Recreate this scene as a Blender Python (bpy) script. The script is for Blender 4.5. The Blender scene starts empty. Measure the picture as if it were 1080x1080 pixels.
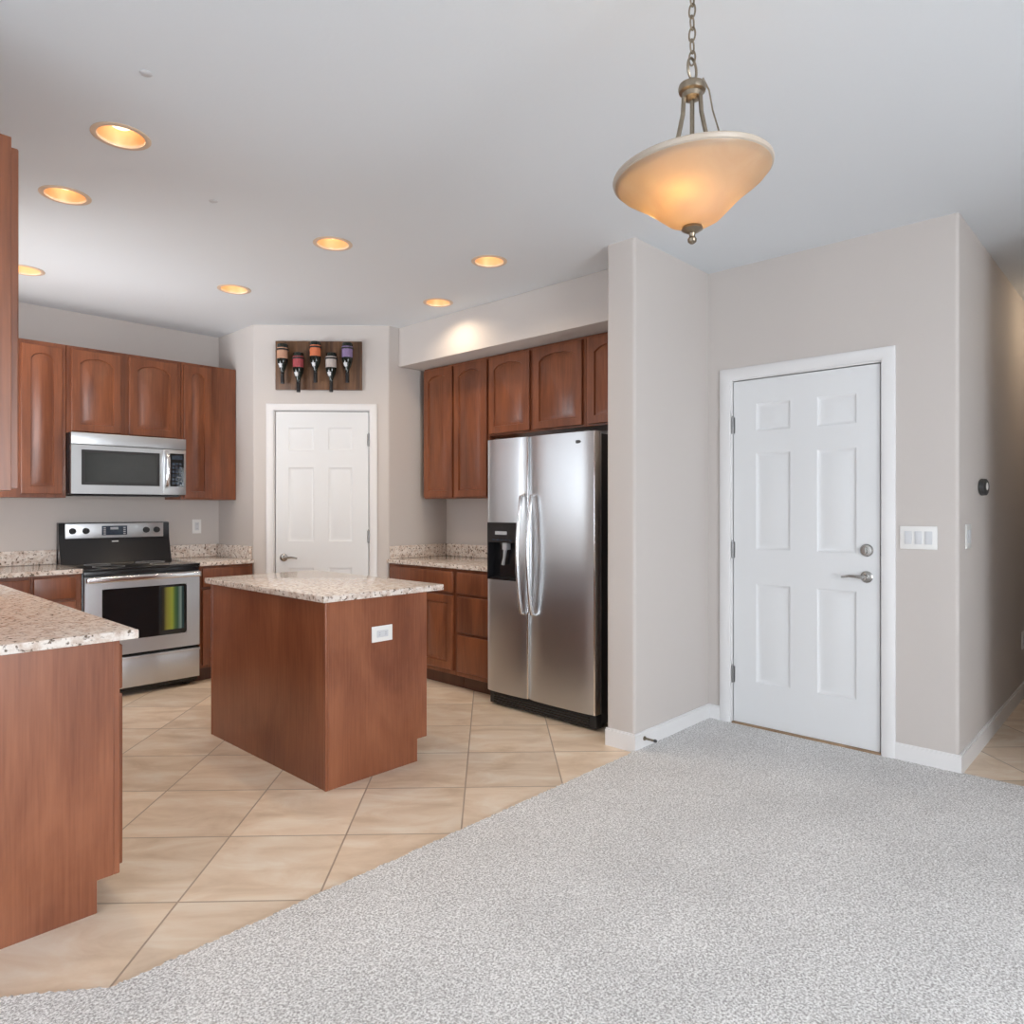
import bpy, bmesh, math, random
from mathutils import Vector, Matrix
random.seed(7)
C = bpy.context.scene.collection
PI = math.pi
sc = bpy.context.scene

# ------------------------------------------------------------------ camera
CAM_H = 1.30
cam = bpy.data.cameras.new('camera')
cam.sensor_width = 36.0
cam.lens = 24.77
cam.shift_y = -0.0037
cam.clip_start = 0.05
co = bpy.data.objects.new('camera', cam)
C.objects.link(co)
co.location = (0, 0, CAM_H)
co.rotation_euler = (PI / 2, 0, math.radians(43.257 - 90))
sc.camera = co

# ------------------------------------------------------------------ world, daylight, exposure
sc.view_settings.view_transform = 'Standard'
sc.view_settings.look = 'None'
sc.view_settings.gamma = 1
sc.view_settings.use_curve_mapping = False
sc.view_settings.exposure = 0.0
w = bpy.data.worlds.new('sky')
sc.world = w
w.use_nodes = True
bg = w.node_tree.nodes['Background']
bg.inputs[0].default_value = (0.78, 0.88, 1.0, 1)
bg.inputs[1].default_value = 1.5


def area(name, loc, rot, sx, sy, watts, col):
    l = bpy.data.lights.new(name, 'AREA')
    l.shape = 'RECTANGLE'
    l.size, l.size_y = sx, sy
    l.energy = watts
    l.color = col
    o = bpy.data.objects.new(name, l)
    C.objects.link(o)
    o.location = loc
    o.rotation_euler = rot
    return o


# area lamps for daylight at the windows, plus added upward ceiling fill
area('daylight_west', (-3.25, 0.9, 1.35), (0, -PI / 2, 0), 2.1, 2.8, 48, (0.86, 0.93, 1.0))
area('daylight_rear', (0.6, -3.55, 1.35), (PI / 2, 0, 0), 1.7, 2.1, 240, (0.92, 0.96, 1.0))
area('ceiling_fill_rear', (0.6, -4.3, 0.35), (math.radians(122), 0, 0), 1.8, 1.4, 38, (0.95, 0.97, 1.0))  # added lamp aimed up through the rear window to brighten the ceiling
area('ceiling_fill_west', (-4.0, 0.9, 0.35), (0, math.radians(-122), 0), 1.4, 2.8, 15, (0.92, 0.96, 1.0))  # same added upward fill at the west window
area('daylight_kitchen', (0.0, 4.85, 1.7), (0, -PI / 2, 0), 1.15, 1.3, 10, (0.88, 0.94, 1.0))
area('ceiling_fill_kitchen', (-2.2, 4.85, 0.35), (0, math.radians(-120), 0), 2.4, 3.2, 420, (0.93, 0.96, 1.0))  # unseen fill lamp aimed up, added to lighten the kitchen ceiling

CAN_W = 19.0
PENDANT_W = 0.5
WARM = (1.0, 0.80, 0.58)

# ------------------------------------------------------------------ materials


def new_mat(name):
    m = bpy.data.materials.new(name)
    m.use_nodes = True
    nt = m.node_tree
    return m, nt, nt.nodes['Principled BSDF']


def plain(name, col, rough=0.5, metal=0.0, spec=0.5, coat=0.0, noise=0.0, nscale=8.0, bump=0.0, bscale=200.0):
    m, nt, b = new_mat(name)
    b.inputs['Base Color'].default_value = (*col, 1)
    b.inputs['Roughness'].default_value = rough
    b.inputs['Metallic'].default_value = metal
    b.inputs['Specular IOR Level'].default_value = spec
    b.inputs['Coat Weight'].default_value = coat
    tc = nt.nodes.new('ShaderNodeTexCoord')
    if noise:
        n = nt.nodes.new('ShaderNodeTexNoise')
        n.inputs['Scale'].default_value = nscale
        n.inputs['Detail'].default_value = 4
        r = nt.nodes.new('ShaderNodeValToRGB')
        r.color_ramp.elements[0].position = 0.3
        r.color_ramp.elements[1].position = 0.7
        r.color_ramp.elements[0].color = (*[c * (1 - noise) for c in col], 1)
        r.color_ramp.elements[1].color = (*[min(1, c * (1 + noise)) for c in col], 1)
        nt.links.new(tc.outputs['Object'], n.inputs['Vector'])
        nt.links.new(n.outputs['Fac'], r.inputs['Fac'])
        nt.links.new(r.outputs['Color'], b.inputs['Base Color'])
    if bump:
        n2 = nt.nodes.new('ShaderNodeTexNoise')
        n2.inputs['Scale'].default_value = bscale
        n2.inputs['Detail'].default_value = 3
        bp = nt.nodes.new('ShaderNodeBump')
        bp.inputs['Strength'].default_value = bump
        bp.inputs['Distance'].default_value = 0.004
        nt.links.new(tc.outputs['Object'], n2.inputs['Vector'])
        nt.links.new(n2.outputs['Fac'], bp.inputs['Height'])
        nt.links.new(bp.outputs['Normal'], b.inputs['Normal'])
    return m


def wood(name, dark, light, rough=0.32, sx=5.0, sz=0.7):
    m, nt, b = new_mat(name)
    tc = nt.nodes.new('ShaderNodeTexCoord')
    oi = nt.nodes.new('ShaderNodeObjectInfo')
    add = nt.nodes.new('ShaderNodeVectorMath')
    add.operation = 'ADD'
    mul = nt.nodes.new('ShaderNodeVectorMath')
    mul.operation = 'SCALE'
    mul.inputs[0].default_value = (7.3, 3.1, 5.7)
    nt.links.new(oi.outputs['Random'], mul.inputs['Scale'])
    nt.links.new(tc.outputs['Object'], add.inputs[0])
    nt.links.new(mul.outputs[0], add.inputs[1])
    mp = nt.nodes.new('ShaderNodeMapping')
    mp.inputs['Scale'].default_value = (sx, sx, sz)
    nt.links.new(add.outputs[0], mp.inputs['Vector'])
    n = nt.nodes.new('ShaderNodeTexNoise')
    n.inputs['Scale'].default_value = 1.6
    n.inputs['Detail'].default_value = 5
    n.inputs['Distortion'].default_value = 0.8
    nt.links.new(mp.outputs[0], n.inputs['Vector'])
    mp2 = nt.nodes.new('ShaderNodeMapping')
    mp2.inputs['Scale'].default_value = (55, 55, 2.5)
    nt.links.new(add.outputs[0], mp2.inputs['Vector'])
    n2 = nt.nodes.new('ShaderNodeTexNoise')
    n2.inputs['Scale'].default_value = 2.0
    n2.inputs['Detail'].default_value = 3
    nt.links.new(mp2.outputs[0], n2.inputs['Vector'])
    mx = nt.nodes.new('ShaderNodeMath')
    mx.operation = 'MULTIPLY_ADD'
    mx.inputs[1].default_value = 0.3
    nt.links.new(n2.outputs['Fac'], mx.inputs[0])
    m2 = nt.nodes.new('ShaderNodeMath')
    m2.operation = 'MULTIPLY'
    m2.inputs[1].default_value = 0.7
    nt.links.new(n.outputs['Fac'], m2.inputs[0])
    nt.links.new(m2.outputs[0], mx.inputs[2])
    r = nt.nodes.new('ShaderNodeValToRGB')
    r.color_ramp.elements[0].position = 0.33
    r.color_ramp.elements[1].position = 0.67
    r.color_ramp.elements[0].color = (*dark, 1)
    r.color_ramp.elements[1].color = (*light, 1)
    nt.links.new(mx.outputs[0], r.inputs['Fac'])
    nt.links.new(r.outputs['Color'], b.inputs['Base Color'])
    b.inputs['Roughness'].default_value = rough
    b.inputs['Coat Weight'].default_value = 0.15
    b.inputs['Coat Roughness'].default_value = 0.25
    return m


def granite(name, base, brown, dark):
    m, nt, b = new_mat(name)
    tc = nt.nodes.new('ShaderNodeTexCoord')
    n1 = nt.nodes.new('ShaderNodeTexNoise')
    n1.inputs['Scale'].default_value = 30
    n1.inputs['Detail'].default_value = 6
    n1.inputs['Roughness'].default_value = 0.7
    nt.links.new(tc.outputs['Object'], n1.inputs['Vector'])
    r1 = nt.nodes.new('ShaderNodeValToRGB')
    e = r1.color_ramp.elements
    e[0].position = 0.36
    e[0].color = (*brown, 1)
    e[1].position = 0.56
    e[1].color = (*base, 1)
    nt.links.new(n1.outputs['Fac'], r1.inputs['Fac'])
    n2 = nt.nodes.new('ShaderNodeTexNoise')
    n2.inputs['Scale'].default_value = 62
    n2.inputs['Detail'].default_value = 4
    nt.links.new(tc.outputs['Object'], n2.inputs['Vector'])
    r2 = nt.nodes.new('ShaderNodeValToRGB')
    e = r2.color_ramp.elements
    e[0].position = 0.355
    e[0].color = (1, 1, 1, 1)
    e[1].position = 0.43
    e[1].color = (0, 0, 0, 1)
    nt.links.new(n2.outputs['Fac'], r2.inputs['Fac'])
    mix = nt.nodes.new('ShaderNodeMix')
    mix.data_type = 'RGBA'
    nt.links.new(r2.outputs['Color'], mix.inputs[0])
    nt.links.new(r1.outputs['Color'], mix.inputs[6])
    mix.inputs[7].default_value = (*dark, 1)
    nt.links.new(mix.outputs[2], b.inputs['Base Color'])
    b.inputs['Roughness'].default_value = 0.08
    return m


def steel(name, col=(0.60, 0.615, 0.63), rough=0.33):
    m, nt, b = new_mat(name)
    b.inputs['Metallic'].default_value = 1
    b.inputs['Base Color'].default_value = (*col, 1)
    tc = nt.nodes.new('ShaderNodeTexCoord')
    mp = nt.nodes.new('ShaderNodeMapping')
    mp.inputs['Scale'].default_value = (2, 2, 400)
    n = nt.nodes.new('ShaderNodeTexNoise')
    n.inputs['Scale'].default_value = 3
    n.inputs['Detail'].default_value = 2
    nt.links.new(tc.outputs['Object'], mp.inputs['Vector'])
    nt.links.new(mp.outputs[0], n.inputs['Vector'])
    mr = nt.nodes.new('ShaderNodeMapRange')
    mr.inputs[3].default_value = rough - 0.012
    mr.inputs[4].default_value = rough + 0.012
    nt.links.new(n.outputs['Fac'], mr.inputs[0])
    nt.links.new(mr.outputs[0], b.inputs['Roughness'])
    return m


def tile_mat():
    m, nt, b = new_mat('floor_tile')
    L = nt.links.new
    tc = nt.nodes.new('ShaderNodeTexCoord')
    mp = nt.nodes.new('ShaderNodeMapping')
    mp.inputs['Rotation'].default_value = (0, 0, math.radians(45))   # u=(x-y)/sqrt2, v=(x+y)/sqrt2
    L(tc.outputs['Object'], mp.inputs['Vector'])
    sub = nt.nodes.new('ShaderNodeVectorMath')
    sub.operation = 'SUBTRACT'
    sub.inputs[1].default_value = (-0.575 - 20 * 0.457, 2.357 - 20 * 0.465, 0)
    L(mp.outputs[0], sub.inputs[0])
    br = nt.nodes.new('ShaderNodeTexBrick')
    br.offset = 0.0
    br.squash = 1.0
    br.inputs['Scale'].default_value = 1
    br.inputs['Brick Width'].default_value = 0.457
    br.inputs['Row Height'].default_value = 0.465
    br.inputs['Mortar Size'].default_value = 0.0035
    br.inputs['Mortar Smooth'].default_value = 0.1
    br.inputs['Color1'].default_value = (0.0, 0.0, 0.0, 1)
    br.inputs['Color2'].default_value = (1, 1, 1, 1)
    br.inputs['Bias'].default_value = 0
    L(sub.outputs[0], br.inputs['Vector'])
    # cloudy travertine look
    n = nt.nodes.new('ShaderNodeTexNoise')
    n.inputs['Scale'].default_value = 4.2
    n.inputs['Detail'].default_value = 6
    n.inputs['Roughness'].default_value = 0.6
    n.inputs['Distortion'].default_value = 0.6
    mpn = nt.nodes.new('ShaderNodeMapping')
    mpn.inputs['Scale'].default_value = (0.7, 1.7, 1)
    off = nt.nodes.new('ShaderNodeVectorMath')
    off.operation = 'ADD'
    sca = nt.nodes.new('ShaderNodeVectorMath')
    sca.operation = 'SCALE'
    sca.inputs['Scale'].default_value = 3.7
    L(br.outputs['Color'], sca.inputs[0])
    L(sub.outputs[0], mpn.inputs['Vector'])
    L(mpn.outputs[0], off.inputs[0])
    L(sca.outputs[0], off.inputs[1])
    L(off.outputs[0], n.inputs['Vector'])
    r = nt.nodes.new('ShaderNodeValToRGB')
    e = r.color_ramp.elements
    e[0].position = 0.3
    e[0].color = (0.64, 0.49, 0.35, 1)
    e[1].position = 0.68
    e[1].color = (0.86, 0.76, 0.635, 1)
    mid = e.new(0.5)
    mid.color = (0.78, 0.63, 0.485, 1)
    L(n.outputs['Fac'], r.inputs['Fac'])
    # tile to tile tone
    hv = nt.nodes.new('ShaderNodeHueSaturation')
    mr = nt.nodes.new('ShaderNodeMapRange')
    mr.inputs[3].default_value = 0.9
    mr.inputs[4].default_value = 1.1
    L(br.outputs['Color'], mr.inputs[0])
    L(mr.outputs[0], hv.inputs['Value'])
    L(r.outputs['Color'], hv.inputs['Color'])
    mix = nt.nodes.new('ShaderNodeMix')
    mix.data_type = 'RGBA'
    L(br.outputs['Fac'], mix.inputs[0])
    L(hv.outputs['Color'], mix.inputs[6])
    mix.inputs[7].default_value = (0.42, 0.32, 0.24, 1)
    L(mix.outputs[2], b.inputs['Base Color'])
    b.inputs['Roughness'].default_value = 0.35
    bp = nt.nodes.new('ShaderNodeBump')
    bp.inputs['Strength'].default_value = 0.4
    bp.inputs['Distance'].default_value = 0.003
    bp.invert = True
    L(br.outputs['Fac'], bp.inputs['Height'])
    L(bp.outputs['Normal'], b.inputs['Normal'])
    return m


def carpet_mat():
    m, nt, b = new_mat('carpet_pile')
    L = nt.links.new
    tc = nt.nodes.new('ShaderNodeTexCoord')
    n = nt.nodes.new('ShaderNodeTexNoise')
    n.inputs['Scale'].default_value = 150
    n.inputs['Detail'].default_value = 3
    n.inputs['Roughness'].default_value = 0.75
    L(tc.outputs['Object'], n.inputs['Vector'])
    r = nt.nodes.new('ShaderNodeValToRGB')
    e = r.color_ramp.elements
    e[0].position = 0.38
    e[0].color = (0.36, 0.35, 0.345, 1)
    e[1].position = 0.62
    e[1].color = (0.97, 0.97, 0.965, 1)
    mid = e.new(0.5)
    mid.color = (0.69, 0.68, 0.675, 1)
    L(n.outputs['Fac'], r.inputs['Fac'])
    n3 = nt.nodes.new('ShaderNodeTexNoise')
    n3.inputs['Scale'].default_value = 2.5
    n3.inputs['Detail'].default_value = 3
    L(tc.outputs['Object'], n3.inputs['Vector'])
    mr = nt.nodes.new('ShaderNodeMapRange')
    mr.inputs[1].default_value = 0.3
    mr.inputs[2].default_value = 0.7
    mr.inputs[3].default_value = 0.93
    mr.inputs[4].default_value = 1.05
    L(n3.outputs['Fac'], mr.inputs[0])
    hv = nt.nodes.new('ShaderNodeHueSaturation')
    L(mr.outputs[0], hv.inputs['Value'])
    L(r.outputs['Color'], hv.inputs['Color'])
    L(hv.outputs['Color'], b.inputs['Base Color'])
    b.inputs['Roughness'].default_value = 1.0
    b.inputs['Specular IOR Level'].default_value = 0.1
    bp = nt.nodes.new('ShaderNodeBump')
    bp.inputs['Strength'].default_value = 0.32
    bp.inputs['Distance'].default_value = 0.008
    L(n.outputs['Fac'], bp.inputs['Height'])
    L(bp.outputs['Normal'], b.inputs['Normal'])
    return m


def glass_mat(name, tint=(1, 1, 1), refl=0.08):
    m, nt, b = new_mat(name)
    nt.nodes.remove(b)
    out = nt.nodes['Material Output']
    tr = nt.nodes.new('ShaderNodeBsdfTransparent')
    tr.inputs[0].default_value = (*tint, 1)
    gl = nt.nodes.new('ShaderNodeBsdfGlossy')
    gl.inputs['Roughness'].default_value = 0.02
    mix = nt.nodes.new('ShaderNodeMixShader')
    mix.inputs[0].default_value = refl
    nt.links.new(tr.outputs[0], mix.inputs[1])
    nt.links.new(gl.outputs[0], mix.inputs[2])
    nt.links.new(mix.outputs[0], out.inputs[0])
    return m


def shade_mat():
    m, nt, b = new_mat('amber_glass')
    nt.nodes.remove(b)
    out = nt.nodes['Material Output']
    tl = nt.nodes.new('ShaderNodeBsdfTranslucent')
    tl.inputs[0].default_value = (0.95, 0.74, 0.5, 1)
    df = nt.nodes.new('ShaderNodeBsdfDiffuse')
    df.inputs[0].default_value = (0.56, 0.46, 0.38, 1)
    gl = nt.nodes.new('ShaderNodeBsdfGlossy')
    gl.inputs['Roughness'].default_value = 0.2
    tc = nt.nodes.new('ShaderNodeTexCoord')
    n = nt.nodes.new('ShaderNodeTexNoise')
    n.inputs['Scale'].default_value = 9
    n.inputs['Detail'].default_value = 4
    n.inputs['Distortion'].default_value = 1.5
    r = nt.nodes.new('ShaderNodeValToRGB')
    r.color_ramp.elements[0].color = (0.85, 0.58, 0.28, 1)
    r.color_ramp.elements[1].color = (0.96, 0.78, 0.48, 1)
    nt.links.new(tc.outputs['Object'], n.inputs['Vector'])
    nt.links.new(n.outputs['Fac'], r.inputs['Fac'])
    nt.links.new(r.outputs['Color'], tl.inputs[0])
    m1 = nt.nodes.new('ShaderNodeMixShader')
    m1.inputs[0].default_value = 0.4
    nt.links.new(tl.outputs[0], m1.inputs[1])
    nt.links.new(df.outputs[0], m1.inputs[2])
    m2 = nt.nodes.new('ShaderNodeMixShader')
    m2.inputs[0].default_value = 0.05
    nt.links.new(m1.outputs[0], m2.inputs[1])
    nt.links.new(gl.outputs[0], m2.inputs[2])
    nt.links.new(m2.outputs[0], out.inputs[0])
    return m


def emit(name, col, strength):
    m, nt, b = new_mat(name)
    b.inputs['Base Color'].default_value = (*col, 1)
    b.inputs['Emission Color'].default_value = (*col, 1)
    b.inputs['Emission Strength'].default_value = strength
    return m


M = {}
M['wall'] = plain('wall_paint', (0.60, 0.555, 0.525), 0.75, bump=0.06, bscale=90, spec=0.25)
M['ceil'] = plain('ceiling_paint', (0.75, 0.78, 0.81), 0.85, bump=0.08, bscale=70, spec=0.2)
M['white'] = plain('white_trim_paint', (0.80, 0.79, 0.79), 0.35)
M['door'] = plain('white_door_paint', (0.78, 0.79, 0.80), 0.35)
M['tile'] = tile_mat()
M['carpet'] = carpet_mat()
M['wood'] = wood('cherry_stain', (0.12, 0.033, 0.012), (0.28, 0.090, 0.035))
M['panelwood'] = wood('cherry_veneer', (0.175, 0.050, 0.021), (0.34, 0.122, 0.058), rough=0.3, sx=2.2, sz=0.9)
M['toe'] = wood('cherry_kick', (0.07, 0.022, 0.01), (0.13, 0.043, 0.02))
M['granite'] = granite('cream_granite', (0.80, 0.73, 0.67), (0.56, 0.43, 0.35), (0.16, 0.115, 0.085))
M['steel'] = steel('brushed_steel')
M['steelbright'] = steel('polished_steel', (0.78, 0.78, 0.79), 0.18)
M['nickel'] = plain('satin_nickel', (0.42, 0.41, 0.39), 0.25, metal=1, noise=0.05)
M['darknickel'] = plain('dark_satin_nickel', (0.30, 0.30, 0.30), 0.35, metal=1, noise=0.05)
M['bronze'] = plain('antique_nickel', (0.30, 0.25, 0.19), 0.34, metal=1, noise=0.15, nscale=40)
M['black'] = plain('black_enamel', (0.012, 0.012, 0.014), 0.18, noise=0.1)
M['blackmatte'] = plain('black_plastic', (0.014, 0.014, 0.015), 0.45, noise=0.1)
M['blackglass'] = plain('black_glass', (0.01, 0.011, 0.013), 0.05, noise=0.1)
M['mwglass'] = plain('microwave_glass', (0.035, 0.04, 0.04), 0.06, noise=0.1, spec=0.8)
M['grey'] = plain('grey_print', (0.45, 0.46, 0.48), 0.4, noise=0.05)
M['display'] = plain('display_window', (0.03, 0.045, 0.07), 0.15, noise=0.3, nscale=60)
M['plate'] = plain('white_plastic', (0.84, 0.83, 0.81), 0.3, noise=0.01)
M['platehole'] = plain('outlet_slot', (0.25, 0.24, 0.23), 0.5, noise=0.02)
M['platebody'] = plain('grey_white_plastic', (0.66, 0.67, 0.69), 0.3, noise=0.01)
M['glass'] = glass_mat('window_glass')
M['shade'] = shade_mat()
M['rimglass'] = plain('frosted_rim_glass', (0.45, 0.38, 0.31), 0.35, noise=0.04)
M['bulb'] = emit('bulb_glow', (1.0, 0.78, 0.5), 5.0)
M['canbulb'] = emit('can_bulb_glow', (1.0, 0.80, 0.55), 2.2)
M['canin'] = plain('gold_reflector', (0.95, 0.62, 0.36), 0.4, metal=0.4, noise=0.03)
M['trimring'] = plain('tan_trim_ring', (0.72, 0.56, 0.42), 0.4, noise=0.03)
M['boardwood'] = wood('walnut_board', (0.045, 0.018, 0.008), (0.21, 0.10, 0.042), rough=0.5, sx=9)
M['threshold'] = wood('oak_threshold', (0.22, 0.13, 0.07), (0.42, 0.27, 0.15), rough=0.5)
M['bottle'] = plain('dark_bottle_glass', (0.012, 0.016, 0.012), 0.08, noise=0.2)
M['foil'] = plain('black_foil', (0.012, 0.011, 0.012), 0.3, noise=0.1)
M['greenleaf'] = plain('garden_green', (0.20, 0.34, 0.05), 0.8, noise=0.5, nscale=3)
M['concrete'] = plain('patio_concrete', (0.5, 0.48, 0.45), 0.8, noise=0.1)
M['rubber'] = plain('dark_rubber', (0.05, 0.05, 0.05), 0.6, noise=0.1)
M['ovenreflect'] = None

# ------------------------------------------------------------------ mesh helpers


def bx(bm, x0, x1, y0, y1, z0, z1, bev=0.0, seg=2):
    vs = [bm.verts.new(p) for p in ((x0, y0, z0), (x1, y0, z0), (x1, y1, z0), (x0, y1, z0),
                                    (x0, y0, z1), (x1, y0, z1), (x1, y1, z1), (x0, y1, z1))]
    fs = [bm.faces.new([vs[i] for i in q]) for q in ((0, 3, 2, 1), (4, 5, 6, 7), (0, 1, 5, 4), (1, 2, 6, 5), (2, 3, 7, 6), (3, 0, 4, 7))]
    if bev:
        es = list({e for f in fs for e in f.edges})
        bmesh.ops.bevel(bm, geom=es, offset=bev, segments=seg, profile=0.6, affect='EDGES')
    return bm


def round_poly(pts, rad):
    out = []
    n = len(pts)
    for i in range(n):
        p = Vector(pts[i])
        r = rad.get(i, 0)
        if not r:
            out.append(p)
            continue
        a = (Vector(pts[i - 1]) - p).normalized()
        b = (Vector(pts[(i + 1) % n]) - p).normalized()
        ang = a.angle(b)
        d = r / math.tan(ang / 2)
        s, e = p + a * d, p + b * d
        ctr = p + (a + b).normalized() * (r / math.sin(ang / 2))
        for k in range(7):
            t = k / 6
            v = (s - ctr).lerp(e - ctr, t).normalized() * r
            out.append(ctr + v)
    return out


def prism(bm, pts, z0, z1, rad=None, bev=0.0):
    P = round_poly(pts, rad or {})
    lo = [bm.verts.new((p[0], p[1], z0)) for p in P]
    hi = [bm.verts.new((p[0], p[1], z1)) for p in P]
    n = len(P)
    fs = [bm.faces.new(lo[::-1]), bm.faces.new(hi)]
    for i in range(n):
        j = (i + 1) % n
        fs.append(bm.faces.new((lo[i], lo[j], hi[j], hi[i])))
    if bev:
        es = list({e for f in fs[:2] for e in f.edges})
        bmesh.ops.bevel(bm, geom=es, offset=bev, segments=2, profile=0.6, affect='EDGES')
    return bm


def lathe(bm, prof, ctr=(0, 0, 0), axis='Z', n=32, a0=0, a1=2 * PI):
    """prof: list of (r, h) along the axis"""
    full = abs(a1 - a0 - 2 * PI) < 1e-6
    rings = []
    m = n if full else n + 1
    for r, h in prof:
        ring = []
        if r < 1e-6:
            ring = None
        pts = []
        for k in range(m):
            t = a0 + (a1 - a0) * k / n
            c, s = r * math.cos(t), r * math.sin(t)
            if axis == 'Z':
                p = (c, s, h)
            elif axis == 'Y':
                p = (c, h, -s)
            else:
                p = (h, c, s)
            pts.append(p)
        if ring is None:
            p = pts[0]
            rings.append([bm.verts.new((p[0] + ctr[0], p[1] + ctr[1], p[2] + ctr[2]))])
        else:
            rings.append([bm.verts.new((p[0] + ctr[0], p[1] + ctr[1], p[2] + ctr[2])) for p in pts])
    for A, B in zip(rings[:-1], rings[1:]):
        for k in range(n):
            j = (k + 1) % m
            if len(A) == 1 and len(B) == 1:
                continue
            if len(A) == 1:
                bm.faces.new((A[0], B[j], B[k]))
            elif len(B) == 1:
                bm.faces.new((A[k], A[j], B[0]))
            else:
                bm.faces.new((A[k], A[j], B[j], B[k]))
    return bm


def tube(bm, pts, r, n=8, closed=False):
    P = [Vector(p) for p in pts]
    rings = []
    up = Vector((0, 0, 1))
    N = len(P)
    prev = None
    for i in range(N):
        if closed:
            d = (P[(i + 1) % N] - P[i - 1]).normalized()
        else:
            d = (P[min(i + 1, N - 1)] - P[max(i - 1, 0)]).normalized()
        if prev is None:
            a = d.orthogonal().normalized()
        else:
            a = (prev - d * prev.dot(d)).normalized()
        prev = a
        b = d.cross(a)
        rr = r[i] if isinstance(r, (list, tuple)) else r
        rings.append([bm.verts.new(P[i] + (a * math.cos(2 * PI * k / n) + b * math.sin(2 * PI * k / n)) * rr) for k in range(n)])
    R = range(N if closed else N - 1)
    for i in R:
        A, B = rings[i], rings[(i + 1) % N]
        for k in range(n):
            j = (k + 1) % n
            bm.faces.new((A[k], A[j], B[j], B[k]))
    if not closed:
        bm.faces.new(rings[0][::-1])
        bm.faces.new(rings[-1])
    return bm


def arch_loop(x0, x1, z0, z1, rise, y, n=18):
    pts = [(x0, y, z0), (x1, y, z0)]
    for k in range(n + 1):
        t = k / n
        q = abs(2 * t - 1)
        s = math.sqrt(max(0.0, 1 - (q / 0.93) ** 2))
        pts.append((x1 + (x0 - x1) * t, y, z1 + rise * s))
    return pts


def notched(bm, x0, x1, y0, yt, y1, zt, z1):
    """side panel cut away for the toe kick"""
    pr = [(y0, zt), (yt, zt), (yt, 0), (y1, 0), (y1, z1), (y0, z1)]
    A = [bm.verts.new((x0, y, z)) for y, z in pr]
    B = [bm.verts.new((x1, y, z)) for y, z in pr]
    bm.faces.new(A)
    bm.faces.new(B[::-1])
    for i in range(6):
        j = (i + 1) % 6
        bm.faces.new((A[i], B[i], B[j], A[j]))
    return bm


def panel_door(bm, x0, x1, z0, z1, yb=0.0, t=0.02, stile=0.055, rise=0.0):
    """raised-panel door, front facing -y; rise > 0 gives the arched top"""
    b = 0.003
    yf = yb - t
    zt = z1 - stile - rise
    seq = [arch_loop(x0, x1, z0, z1, 0, yb),
           arch_loop(x0, x1, z0, z1, 0, yf + b),
           arch_loop(x0 + b, x1 - b, z0 + b, z1 - b, 0, yf),
           arch_loop(x0 + stile, x1 - stile, z0 + stile, zt, rise, yf),
           arch_loop(x0 + stile + .003, x1 - stile - .003, z0 + stile + .003, zt - .003, rise, yf + .011),
           arch_loop(x0 + stile + .011, x1 - stile - .011, z0 + stile + .011, zt - .011, rise, yf + .011),
           arch_loop(x0 + stile + .036, x1 - stile - .036, z0 + stile + .036, zt - .034, rise * .95, yf + .002)]
    L = [[bm.verts.new(p) for p in s] for s in seq]
    bm.faces.new(L[0][::-1])
    for A, B in zip(L[:-1], L[1:]):
        n = len(A)
        for i in range(n):
            j = (i + 1) % n
            bm.faces.new((A[i], A[j], B[j], B[i]))
    bm.faces.new(L[-1])
    return bm


def panel_slab(bm, x0, x1, z0, z1, yf, t, panels):
    """passage-door slab whose front (-y) carries recessed, raised-field panels"""
    xs = sorted({x0, x1, *[p[0] for p in panels], *[p[1] for p in panels]})
    zs = sorted({z0, z1, *[p[2] for p in panels], *[p[3] for p in panels]})
    V = {}

    def v(x, y, z):
        k = (round(x, 5), round(y, 5), round(z, 5))
        if k not in V:
            V[k] = bm.verts.new(k)
        return V[k]
    for i in range(len(xs) - 1):
        for j in range(len(zs) - 1):
            a, b_, c, d = xs[i], xs[i + 1], zs[j], zs[j + 1]
            if any(abs(a - p[0]) < 1e-6 and abs(b_ - p[1]) < 1e-6 and abs(c - p[2]) < 1e-6 and abs(d - p[3]) < 1e-6 for p in panels):
                prev = [v(a, yf, c), v(b_, yf, c), v(b_, yf, d), v(a, yf, d)]
                for ins, dy in ((.010, .008), (.022, .009), (.048, .003)):
                    cur = [v(a + ins, yf + dy, c + ins), v(b_ - ins, yf + dy, c + ins), v(b_ - ins, yf + dy, d - ins), v(a + ins, yf + dy, d - ins)]
                    for q in range(4):
                        bm.faces.new((prev[q], prev[(q + 1) % 4], cur[(q + 1) % 4], cur[q]))
                    prev = cur
                bm.faces.new(prev)
            else:
                bm.faces.new((v(a, yf, c), v(b_, yf, c), v(b_, yf, d), v(a, yf, d)))
    yb = yf + t
    B = [bm.verts.new(p) for p in ((x0, yb, z0), (x1, yb, z0), (x1, yb, z1), (x0, yb, z1))]
    bm.faces.new(B[::-1])
    bot = [v(x, yf, z0) for x in xs]
    top = [v(x, yf, z1) for x in xs]
    lef = [v(x0, yf, z) for z in zs]
    rig = [v(x1, yf, z) for z in zs]
    bm.faces.new([B[0], B[1]] + bot[::-1])
    bm.faces.new([B[2], B[3]] + top)
    bm.faces.new([B[3], B[0]] + lef)
    bm.faces.new([B[1], B[2]] + rig[::-1])
    return bm


def NB():
    return bmesh.new()


def obj(name, bm, mat, parent=None, sharp=35):
    bmesh.ops.recalc_face_normals(bm, faces=bm.faces[:])
    me = bpy.data.meshes.new(name)
    bm.to_mesh(me)
    bm.free()
    for p in me.polygons:
        p.use_smooth = True
    me.set_sharp_from_angle(angle=math.radians(sharp))
    me.materials.append(mat)
    o = bpy.data.objects.new(name, me)
    C.objects.link(o)
    if parent:
        o.parent = parent
    return o


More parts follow.
